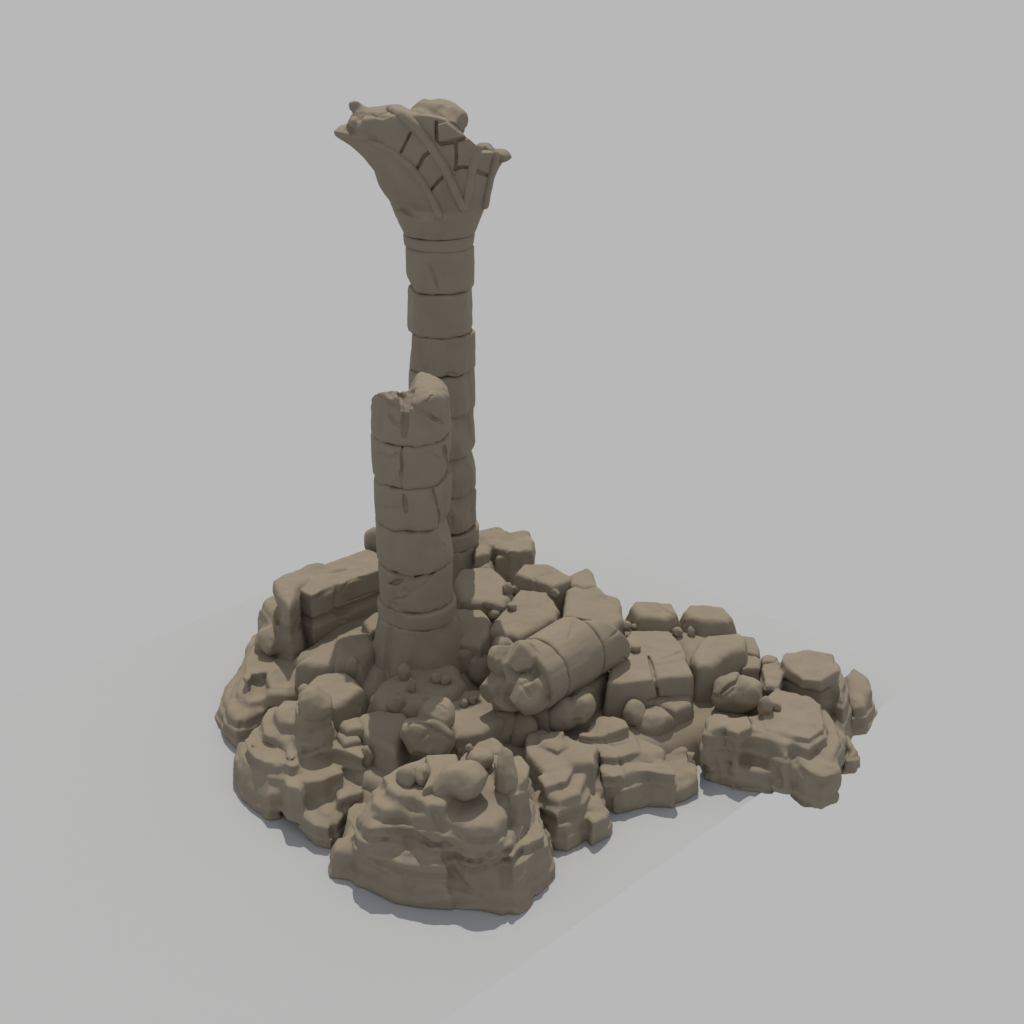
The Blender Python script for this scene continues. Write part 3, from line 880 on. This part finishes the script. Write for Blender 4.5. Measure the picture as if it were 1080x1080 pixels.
# --- broken column
BX, BY = -1.15, .1
bf = BY - .43
def zb_(py): return zcol(py, bf) - .45
broken = empty('broken_column', (BX, BY, .45), 'shorter broken column with a jagged cracked top', 'column', 'ruined columns')
J = [zb_(y) for y in (649, 607, 562, 517, 471)] + [zcol(397, BY + .25) - .45]
foot(broken, .05, zb_(664), .66, .47, 301, cuts=((-38, .06),))
ring(broken, zb_(665), zb_(648), .44, 302, 'base_ring', .035, chips=((-38, zb_(656), .06, .1, 0),))
r_ = lambda i: .445 + .0 * i
drum(broken, J[0], J[1], .435, .445, 311, scars=[('V4', [(345, 320), (380, 318), (410, 305)], .022, -.05, .02), ('V4', [(445, 380), (500, 345), (580, 290)], .012), ('V4', [(480, 285), (540, 262), (588, 258)], .024, -.05, .02), ('V4', [(520, 295), (580, 280)], .018), ('V4', [(430, 350), (450, 385), (420, 405), (370, 405)], .014), ('V4', [(372, 420), (385, 450)], .025), ('V4', [(370, 405), (350, 440)], .015)],
     chips=((-8, J[0] + .25, .02, .12, .1), (-35, J[0] + .1, .02, -.15, 0)))
drum(broken, J[1], J[2], .445, .448, 312, scars=[('V4', [(412, 255), (418, 275)], .015), ('V4', [(630, 120), (655, 140), (640, 110)], .02)], chips=((75, J[1] + .3, .05, .3, .2), (60, J[2], .04, .6, .1)))
drum(broken, J[2], J[3], .448, .45, 313, scars=[('V3', [(545, 640), (555, 690), (575, 760), (585, 850)], .022, -.035, .02), ('V3', [(585, 840), (640, 825)], .022), ('V3', [(390, 680), (400, 770)], .02, -.02, .03), ('V3', [(265, 745), (330, 755), (390, 755)], .012), ('V3', [(360, 880), (410, 872), (450, 890)], .025, -.05, .02)], chips=((55, J[3] - .1, .035, -.1, .3), (0, J[2] + .01, .06, -1.2, 0)))
drum(broken, J[3], J[4], .45, .452, 314, scars=[('V3', [(386, 408), (376, 460), (384, 530), (371, 600), (384, 660)], .032, 0, .02), ('V3', [(255, 455), (310, 475), (350, 465), (362, 435)], .013), ('V3', [(520, 435), (570, 480), (620, 505)], .012), ('V3', [(610, 420), (620, 480), (632, 540)], .024, -.05, .02)],
     chips=((70, J[3] + .15, .05, -.2, .2),))

def jagged(S):
    top = J[5]
    S.off = np.array([BX, BY, .45])
    S.notch([((-1, 0, .5), (-.06, 0, top - .25)), ((-.2, .62, .77), (-.2, -.42, zb_(405)))], .03)
    S.notch([((1, 0, .2), (-.07, 0, top - .2)), ((-.3, -.42, .83), (.02, -.44, zb_(431)))], .025)
    S.chip((.5, .0, .87), (.38, 0, top - .04), .08)
    for pts, w, k in (([(432, 50), (420, 110), (408, 190)], .06, .03), ([(330, 105), (380, 150), (410, 195)], .03, .03), ([(415, 130), (405, 210), (398, 280), (392, 360)], .05, .05),
                      ([(468, 222), (500, 180), (545, 138)], .022, .02), ([(440, 195), (470, 222), (520, 245), (600, 292)], .03, .03), ([(310, 245), (340, 285), (375, 312)], .025, .025),
                      ([(235, 130), (290, 170), (380, 215)], .02, .03), ([(300, 110), (330, 150)], .025, .03)):
        S.scar('V3', pts, w * .9, w * .4, k * .8)
drum(broken, J[4], J[5], .452, .455, 315, extra=jagged)

# --- tall column
TX, TY = -.91, 2.6
tf = TY - .42
def zt_(py): return zcol(py, tf) - .5
tall = empty('tall_column', (TX, TY, .5), 'tall standing column crowned by a broken vault springer', 'column', 'ruined columns')
K = [zt_(y) for y in (566, 528, 488, 442, 399, 358, 312, 266)]
foot(tall, .05, zt_(584), .62, .45, 321)
ring(tall, zt_(585), zt_(567), .42, 322, 'base_ring', .04)
CH = [((45, K[0] + .2, .03, .2, .1),), ((80, K[2] - .08, .09, .55, .1), (40, K[1] + .3, .02, .3, 0)), ((50, K[2] + .15, .03, .25, .2), (85, K[2] + .05, .05, -.7, 0)), ((60, K[3] + .2, .02, .1, .1),),
      ((-20, K[5] - .1, .02, -.1, -.2), (-88, K[4] + .25, .04, .1, 0)), ((65, K[5] + .2, .025, .05, .35), (-75, K[5] + .3, .03, .05, 0)), ((-72, K[6] + .05, .06, -.5, -.1),)]
SC = [[('V3', [(650, 800), (655, 870)], .012)], [('V3', [(740, 650), (720, 720), (745, 770)], .018, 0, .03)], [('V3', [(750, 510), (745, 600), (720, 650)], .018, 0, .02)],
      [('V3', [(640, 275), (680, 270), (705, 245), (712, 268)], .025, 0, .02), ('V3', [(690, 310), (760, 380)], .02, 0, .04), ('V3', [(740, 400), (748, 460)], .016)],
      [('V3', [(700, 90), (708, 160), (705, 245)], .013), ('V2', [(560, 830), (610, 818), (655, 850)], .022), ('V2', [(655, 860), (660, 1000)], .01)],
      [('V2', [(395, 660), (420, 720), (460, 790)], .02, 0, .02), ('V2', [(720, 660), (690, 790)], .012)], [('V2', [(735, 420), (700, 580)], .018), ('V2', [(610, 500), (612, 600)], .006)]]
SC.append([('V2', [(470, 160), (500, 230), (530, 350)], .02, 0, .02), ('V2', [(490, 150), (570, 250)], .009)])
CR = [[], [([(30, K[1]), (45, K[1] + .3)], .012)], [([(15, K[3] - .03), (35, K[3] - .05), (55, K[3])], .018)], [([(20, K[4]), (22, K[3] + .1)], .014), ([(40, K[4]), (30, K[3] + .2)], .01)],
      [([(-40, K[5] - .03), (-20, K[4] + .1), (0, K[4])], .013), ([(10, K[4] + .06), (30, K[4] + .08), (45, K[4])], .014)], [], [([(-16, K[7] - .1), (-8, K[6] + .2), (4, K[6])], .02), ([(-10, K[7] - .12), (8, K[6] + .25)], .01)]]
for i in range(7):
    drum(tall, K[i], K[i + 1], .425 + .001 * i, .426 + .001 * i, 331 + i, chips=CH[i], scars=SC[i] if i < 6 else SC[6] + SC[7], flute=.006 if i > 4 else .013)

# --- capital: a springer where vault arches once started
def curve3(pts):
    q = np.array([at_depth(*pix('V1', x, y), TY + dy) for x, y, dy in pts])
    q = q - np.array([TX, TY, 0])
    return q[np.argsort(q[:, 2])]

cA = curve3([(392, 650, .02), (330, 540, .02), (305, 470, 0), (250, 405, 0), (190, 350, 0), (112, 298, 0), (104, 272, 0), (165, 255, .1), (190, 200, .1), (200, 150, .1)])
cA2 = cA + np.array([.05, .42, 0])
cB = curve3([(628, 702, -.47), (592, 605, -.5), (545, 520, -.52), (480, 440, -.52), (400, 375, -.5), (335, 340, -.47), (270, 325, -.42), (180, 265, -.3), (190, 200, -.25), (210, 150, -.2)])
cCl = curve3([(742, 660, -.47), (770, 520, -.58), (800, 400, -.68), (822, 300, -.75), (835, 200, -.8)])
cD = curve3([(858, 640, -.25), (882, 500, -.28), (908, 385, -.32), (930, 250, -.36)])
cE = curve3([(852, 655, 0), (890, 530, .1), (922, 460, .12), (966, 388, .15), (985, 330, .15)])
cE2 = cE + np.array([-.08, .4, 0])
CURVES = [cA, cB, cCl, cD, cE, cE2, cA2]

S = Stone(h=.014, seed=351)
S.off = np.array([TX, TY, 0.0])
zc0 = zcol(80 + 772 / 4.696, TY)
zc1 = zcol(80 + 645 / 4.696, TY)
ztop = zcol(80 + 110 / 4.696, tf)
S._grow((-1.5, -1.0, zc0), (1.0, .8, ztop))
ring(tall, zt_(267.5), zc0 - .5 - .004, .424, 341, 'neck_ring', .012, r1=.436)
ztop_left = zcol(80 + 172 / 4.696, TY - .1) + .05
def cap_field(G):
    d = np.full(tuple(G.n), 1.0, np.float32)
    for k, z in enumerate(G.z):
        poly = [np.array([np.interp(z, c[:, 2], c[:, 0]), np.interp(z, c[:, 2], c[:, 1])]) for c in CURVES]
        a = np.clip((z - (zc1 - .05)) / .2, 0, 1); a = a * a * (3 - 2 * a)
        dr = np.sqrt(G.x[:, None] ** 2 + G.y[None, :] ** 2) - (.44 + .15 * np.clip((z - zc0) / (zc1 - zc0), 0, 1.08))
        d[:, :, k] = dr
        if a > 0:
            dp = poly2d(G.x[:, None], G.y[None, :], poly)
            d[:, :, k] = dr * (1 - a) + dp * a if a < 1 else dp
    d = smax(d * .9, zc0 - G.Z, .01)
    # broken top
    def under(p, q, k=.15):
        q0 = at_depth(*pix('V1', *p), TY - .55); q1 = at_depth(*pix('V1', *q), TY - .3)
        n = np.cross(q1 - q0, np.array([k, -1, .12])); n /= np.linalg.norm(n); n *= np.sign(n[2])
        q0 = q0 - np.array([TX, TY, 0])
        return (G.X - q0[0]) * n[0] + (G.Y - q0[1]) * n[1] + (G.Z - q0[2]) * n[2]
    cut_ = smax(under((395, 172), (655, 208)), under((655, 208), (752, 300)), .02)
    cut_ = smin(cut_, smax(under((752, 318), (830, 362)), -under((800, 395), (830, 330)), .02), .02)
    cut_ = smin(cut_, smax(under((830, 372), (960, 388)), G.X * 0 - (G.X - (at_depth(*pix('V1', 838, 360), TY - .4)[0] - TX)), .02), .02)
    return smax(smax(d, cut_, .03), G.Z - ztop_left - .12 * (G.X - 0), .04)
S.add.append((cap_field, 0))
for pts, w in (([(485, 282), (436, 380)], .017), ([(578, 378), (548, 400), (530, 440), (512, 462)], .022), ([(645, 500), (610, 535), (585, 566)], .018),
               ([(612, 228), (613, 318), (635, 338)], .02), ([(635, 338), (700, 325), (760, 308)], .02), ([(708, 328), (712, 400), (706, 465)], .02),
               ([(702, 466), (735, 450), (770, 455)], .02), ([(808, 472), (866, 494)], .022), ([(640, 340), (700, 330)], .014)):
    S.scar('V1', pts, w, push=-.045, k=.008, taper=False)
S.scar('V1', [(395, 655), (450, 650), (500, 690), (560, 705), (625, 705)], .035, k=.05)
S.scar('V1', [(165, 262), (230, 290), (300, 320), (340, 335)], .05, k=.05)
S.scar('V1', [(305, 190), (330, 205), (370, 200)], .025, k=.03)
S.scar('V1', [(210, 250), (235, 200), (250, 180)], .035, k=.04)
G, d = S.field(noise=(.012, 2.5), facet=(.012, 3.5), fine=0)
# raised ribs follow the surface
def on_surface(S, G, d, view, pts, step=2.0):
    q, fr, r = S.trace(G, d, view, pts, step)
    return q
rib_lines = [[(742, 650), (715, 590), (688, 525), (645, 440), (600, 370), (560, 310), (515, 255), (450, 200), (385, 165)],
             [(750, 650), (768, 570), (790, 460), (812, 385), (825, 350)],
             [(852, 640), (872, 530), (890, 450), (905, 390)],
             [(626, 695), (594, 610), (545, 525), (480, 445), (400, 378), (335, 345), (285, 330)]]
ribs = [on_surface(S, G, d, 'V1', L) for L in rib_lines]
bricks = []
for L in ([(622, 240), (630, 322), (745, 298), (735, 282), (665, 228)], [(722, 334), (724, 445), (762, 445), (800, 325), (785, 305)]):
    bricks.append([S.hit(G, d, *pix('V1', *p))[0] for p in L])
Vc, Fc = surfnet(d, G.lo, G.h)
zc = .5
capital = mesh_object('capital', Vc - np.array([0, 0, zc]), Fc, STONE, tall)

def sub(parent, name, S, noise):
    G, d = S.field(**noise)
    V, F = surfnet(d, G.lo, G.h)
    return mesh_object(name, V - np.array([0, 0, zc]), F, STONE, parent)

for q, rr in zip(ribs, (.06, .048, .05, .042)):
    R = Stone(h=.011, seed=360)
    q = np.array(q)
    keep = [0]
    for i in range(1, len(q)):
        if np.linalg.norm(q[i] - q[keep[-1]]) < .2:
            keep.append(i)
    q = q[keep]
    qs = q.copy()
    for _ in range(4):
        qs[1:-1] = (qs[:-2] + qs[1:-1] * 2 + qs[2:]) / 4
    R._grow(qs.min(0) - rr, qs.max(0) + rr)
    def f(G, qs=qs, rr=rr, R=R):
        d = np.full(tuple(G.n), 1.0, np.float32)
        for a, b in zip(qs, qs[1:]):
            R.carve(G, d, a, b, rr, rr, .004, -1)
        return d
    R.add.append((f, 0))
    sub(capital, 'rib', R, dict(noise=(.006, 4), facet=(.004, 5), fine=0))

for q in bricks:
    if any(p is None for p in q):
        continue
    q = np.array(q)
    c = q.mean(0)
    n = np.linalg.svd(q - c)[2][2]
    n = n if n[1] < 0 else -n
    u = np.cross(n, [0, 0, 1]); u /= np.linalg.norm(u); v = np.cross(n, u)
    P2 = np.stack([(q - c) @ u, (q - c) @ v], 1)
    R = Stone(h=.011, seed=370)
    R._grow(q.min(0) - .08, q.max(0) + .08)
    def f(G, P2=P2, c=c, n=n, u=u, v=v):
        X, Y, Z = G.X - c[0], G.Y - c[1], G.Z - c[2]
        a = X * u[0] + Y * u[1] + Z * u[2]
        b = X * v[0] + Y * v[1] + Z * v[2]
        w_ = X * n[0] + Y * n[1] + Z * n[2]
        d2 = poly2d(a.reshape(-1, 1), b.reshape(-1, 1), P2).reshape(a.shape)
        return smax(d2, np.abs(w_) - .055, .035)
    R.add.append((f, 0))
    sub(capital, 'brick', R, dict(noise=(.006, 4), facet=(.006, 5), fine=0))

R = Stone(h=.014, seed=380)
def loc_(x, y, dy):
    return at_depth(*pix('V1', x, y), TY + dy) - np.array([TX, TY, 0])
R.boulder(loc_(605, 235, .25), (.37, .34, .31), 21, 12, .12, (.72, .95))
R.boulder(loc_(690, 215, .1), (.18, .3, .16), 29, 10, .12, (.75, .95))
R.boulder(loc_(520, 225, -.1), (.25, .25, .16), 22, 9, .25, (.78, 1.0))
sub(capital, 'rubble_core', R, dict(noise=(.025, 2.2), facet=(.04, 2.6), fine=0.003))
R = Stone(h=.012, seed=381, uk=.05)
R.boulder(loc_(205, 145, .05), (.1, .08, .07), 23, 9, .25, (.8, 1.0), rot=.2)
R.boulder(loc_(235, 170, .05), (.1, .1, .06), 24, 9, .25, (.8, 1.0))
R.boulder(loc_(250, 215, .0), (.14, .2, .12), 25, 9, .25, (.8, 1.0))
R.boulder(loc_(330, 185, .0), (.16, .2, .06), 26, 9, .25, (.8, 1.0))
sub(capital, 'rubble_core', R, dict(noise=(.015, 4), facet=(.02, 5), fine=0))
R = Stone(h=.012, seed=382, uk=.05)
R.boulder(loc_(848, 372, .0), (.11, .2, .09), 28, 9, .08, (.7, 1.0))
R.boulder(loc_(915, 395, .1), (.16, .2, .07), 27, 9, .06, (.65, 1.0), rot=.3)
sub(capital, 'rubble_core', R, dict(noise=(.015, 4), facet=(.015, 5), fine=0))

# --- fallen column piece
from mathutils import Vector, Matrix
ja, jb = at(*pix('V8', 425, 858), 1.1), at(*pix('V8', 622, 737), 1.12)
axv = Vector(jb - ja); dlen = axv.length; axv.normalize()
q = axv.to_track_quat('Z', 'Y')
RM = np.array(q.to_matrix())
fallen = empty('fallen_column', tuple(ja), 'thick column piece lying on its side across the blocks, with a ragged left end', 'column', 'ruined columns', q)
def fdrum(zb, zt, seed, extra=None, scars=(), chips=()):
    def ex(S):
        S.off, S.rot = np.array(ja), RM
        if extra:
            extra(S)
        for s_ in scars:
            S.scar('V8', *s_)
    return drum(fallen, zb, zt, .412, .412, seed, extra=ex, flute=.004, gap=.0, k=.05)
def loc_f(x, y, z):
    return RM.T @ (at(*pix('V8', x, y), z) - ja)
def left_end(S):
    for x, y, z, r, sd in ((215, 800, 1.33, (.2, .22, .24), 31), (310, 800, 1.37, (.22, .22, .25), 32), (160, 950, 1.04, (.15, .18, .2), 33), (345, 985, 1.04, (.25, .26, .28), 34), (240, 1000, 0.94, (.24, .24, .24), 35),
                           (260, 900, 1.14, (.25, .25, .25), 36)):
        S.boulder(loc_f(x, y, z), r, sd, 12, .07, (.6, .92), uk=.03)
fdrum(-.3, 0, 391, left_end, [([(190, 815), (185, 860), (205, 905), (215, 930)], .035, .0, .03), ([(375, 840), (395, 880), (355, 915), (300, 940)], .03, 0, .02), ([(300, 935), (340, 975), (355, 1000)], .02),
      ([(430, 1070), (450, 1000), (480, 980)], .015), ([(120, 900), (100, 930), (90, 920)], .02), ([(230, 990), (225, 1040)], .02), ([(180, 960), (185, 1030)], .02), ([(330, 700), (370, 730), (415, 780)], .014)])
fdrum(0, dlen, 392, None, [([(345, 692), (420, 755), (480, 765)], .022), ([(585, 600), (580, 650), (560, 690)], .014), ([(350, 685), (420, 640), (520, 580)], .01)])
def right_end(S):
    S.chip((0, .2, 1), (0, 0, dlen + .58), .04)
    S.chip((.5, .3, .8), tuple(loc_f(840, 690, 1.19)), .04)
fdrum(dlen, dlen + .66, 393, right_end, [([(650, 590), (720, 580), (745, 560), (735, 540)], .022), ([(680, 540), (710, 545)], .018), ([(790, 680), (860, 620)], .015), ([(530, 568), (600, 590), (660, 585)], .016),
      ([(850, 790), (880, 800)], .015)])

# --- carved wall corner
def carve_prof(Z):
    zg = 1.0
    up = np.clip((zg + .03 - Z) / .02, 0, 1) * np.clip((Z - (zg - .12)) / .11, 0, 1)
    return .07 * up
P0 = at(*pix('V5', 555, 350), 1.35); P1 = at(*pix('V5', 940, 205), 1.35); PL = at(*pix('V5', 472, 308), 1.35)
uu = (P1 - P0)[:2]; ul = np.linalg.norm(uu); uu /= ul
S = Stone(h=.014, seed=401, uk=.03)
end = P0[:2] + uu * (ul + .25)
back = (PL - P0)[:2]
bk = np.array([-uu[1], uu[0]]) * .62
S.slabw([P0[:2], end, end + bk, PL[:2] + bk * .55 + uu * .25, PL[:2]], 1.35, .35, 1.35, slope=.0, k=.035, prof=carve_prof)
S.scar('V5', [(700, 290), (692, 350), (682, 430)], .028, 0, .04)
S.scar('V5', [(680, 430), (720, 440), (770, 430)], .05, 0, .05)
S.scar('V5', [(690, 430), (730, 490)], .03, 0, .03)
S.scar('V5', [(600, 355), (640, 330), (690, 300)], .03, 0, .05)
S.scar('V5', [(700, 360), (760, 270), (850, 250)], .012)
S.scar('V5', [(740, 390), (850, 350), (940, 320)], .016)
S.scar('V5', [(450, 520), (465, 580), (455, 640)], .04, 0, .04)
tag(S.build('carved_wall', noise=(.012, 2.2), bulge=(0, 3), facet=(.012, 3), fine=.002), 'broken corner of a carved wall with a moulded band, left of the columns', 'wall fragment')

# --- pebbles
from mathutils.bvhtree import BVHTree
PV, PF, base_ = [], [], 0
for ob in C.objects:
    if ob.type != 'MESH' or ob.name.startswith('ground'):
        continue
    bpy.context.view_layer.update()
    me = ob.data
    co_ = np.empty(len(me.vertices) * 3, np.float32); me.vertices.foreach_get('co', co_)
    mw = np.array(ob.matrix_world)
    w_ = co_.reshape(-1, 3) @ mw[:3, :3].T + mw[:3, 3]
    fi = np.empty(len(me.loops), np.int32); me.loops.foreach_get('vertex_index', fi)
    PV.append(w_); PF.append(fi.reshape(-1, 4) + base_); base_ += len(w_)
BVH = BVHTree.FromPolygons(np.concatenate(PV).tolist(), np.concatenate(PF).tolist())

def pebble(label, view, x, y, z, r, seed, sq=(1, 1, 1)):
    px, py = pix(view, x, y)
    g = at(px, py, z)
    rz = r * sq[2]
    py2 = py + .55 * rz * FPX * math.cos(.55) / np.linalg.norm(g - EYE)      # where its foot shows
    d_ = Vector(ray(px, py2)).normalized()
    h_ = BVH.ray_cast(Vector(EYE), d_)[0]
    p = np.array(h_) + np.array([0, .25 * r, .5 * rz]) if h_ is not None else g
    S = Stone(h=.0095 if max(r * np.array(sq)) < .1 else .013, seed=seed, uk=.02)
    S.boulder(p, (r * sq[0], r * sq[1], rz), seed, 9, .18, (.74, .98))
    return tag(S.build('pebble', noise=(.006, 8), facet=(.008, 9), fine=.0), label, 'pebble', 'pebbles on the blocks')
pebble('upright pointed pebble on the left of the shadowed block before the broken column', 'V4', 425, 790, .94, .1, 201, (.85, .8, 1.4))
pebble('tall narrow pebble in the middle of the shadowed block before the broken column', 'V4', 465, 855, .93, .075, 202, (.75, .8, 1.6))
pebble('left of two pebbles on the right of the shadowed block before the broken column', 'V4', 590, 815, .88, .075, 203)
pebble('right of two pebbles on the right of the shadowed block before the broken column', 'V4', 640, 825, .88, .07, 204)
pebble('leaning pebble between the half-shadowed slab and the creased boulder', 'V4', 380, 955, .82, .11, 205, (1, .9, 1.2))
pebble('smaller of two pebbles on the sunlit block before the fallen column', 'W5', 590, 390, .77, .055, 207)
pebble('larger of two pebbles on the sunlit block before the fallen column', 'W5', 638, 368, .78, .07, 208)
pebble('dark pebble between the tall column foot block and the crisp-edged block', 'V8', 232, 420, 1.04, .085, 209, (1, 1, 1.1))
pebble('smaller dark pebble right beside the one below the crisp-edged block', 'V8', 278, 425, 1.02, .075, 210, (1.1, 1, .9))
pebble('pebble on the left end of the large sunlit block', 'V8', 255, 515, 1.05, .065, 211)
pebble('pebble resting left of the large sunlit block, near the broken column', 'V8', 162, 560, 1.0, .085, 212, (1.2, 1, 1))
pebble('pebble at the foot of the crisp-edged skyline block', 'V8', 490, 445, 1.0, .065, 213, (1, 1, 1.2))
pebble('pebble below the tall column foot block, beside its front corner', 'V4', 855, 430, 1.0, .07, 214)
pebble('pebble on top of the largest block', 'W1', 270, 455, .9, .065, 215)
pebble('larger of two pebbles between the fallen column and the left chamfered block', 'W1', 210, 328, .93, .075, 216, (1.3, 1, 1))
pebble('smaller of two pebbles between the fallen column and the left chamfered block', 'W1', 265, 330, .92, .05, 217, (1.4, 1, .8))
pebble('pebble at the right corner of the left chamfered block', 'W1', 510, 365, .85, .07, 218)
pebble('pebble before the left corner of the right chamfered block', 'W1', 587, 360, .86, .065, 219, (.9, 1, 1.2))
pebble('taller of two pebbles on the right outcrop below the fractured boulder', 'W2', 452, 440, .72, .1, 220, (1, 1, 1.4))
pebble('shorter of two pebbles on the right outcrop below the fractured boulder', 'W2', 508, 440, .67, .065, 221)
pebble('pebble wedged at the left shoulder of the front left outcrop below the slab', 'V6', 905, 540, .55, .11, 222, (.8, .9, 1.3))
pebble('left of two tiny pebbles behind the big boulder of the front outcrop', 'W5', 562, 660, .98, .045, 223)
pebble('right of two tiny pebbles behind the big boulder of the front outcrop', 'W5', 622, 645, .98, .05, 224)
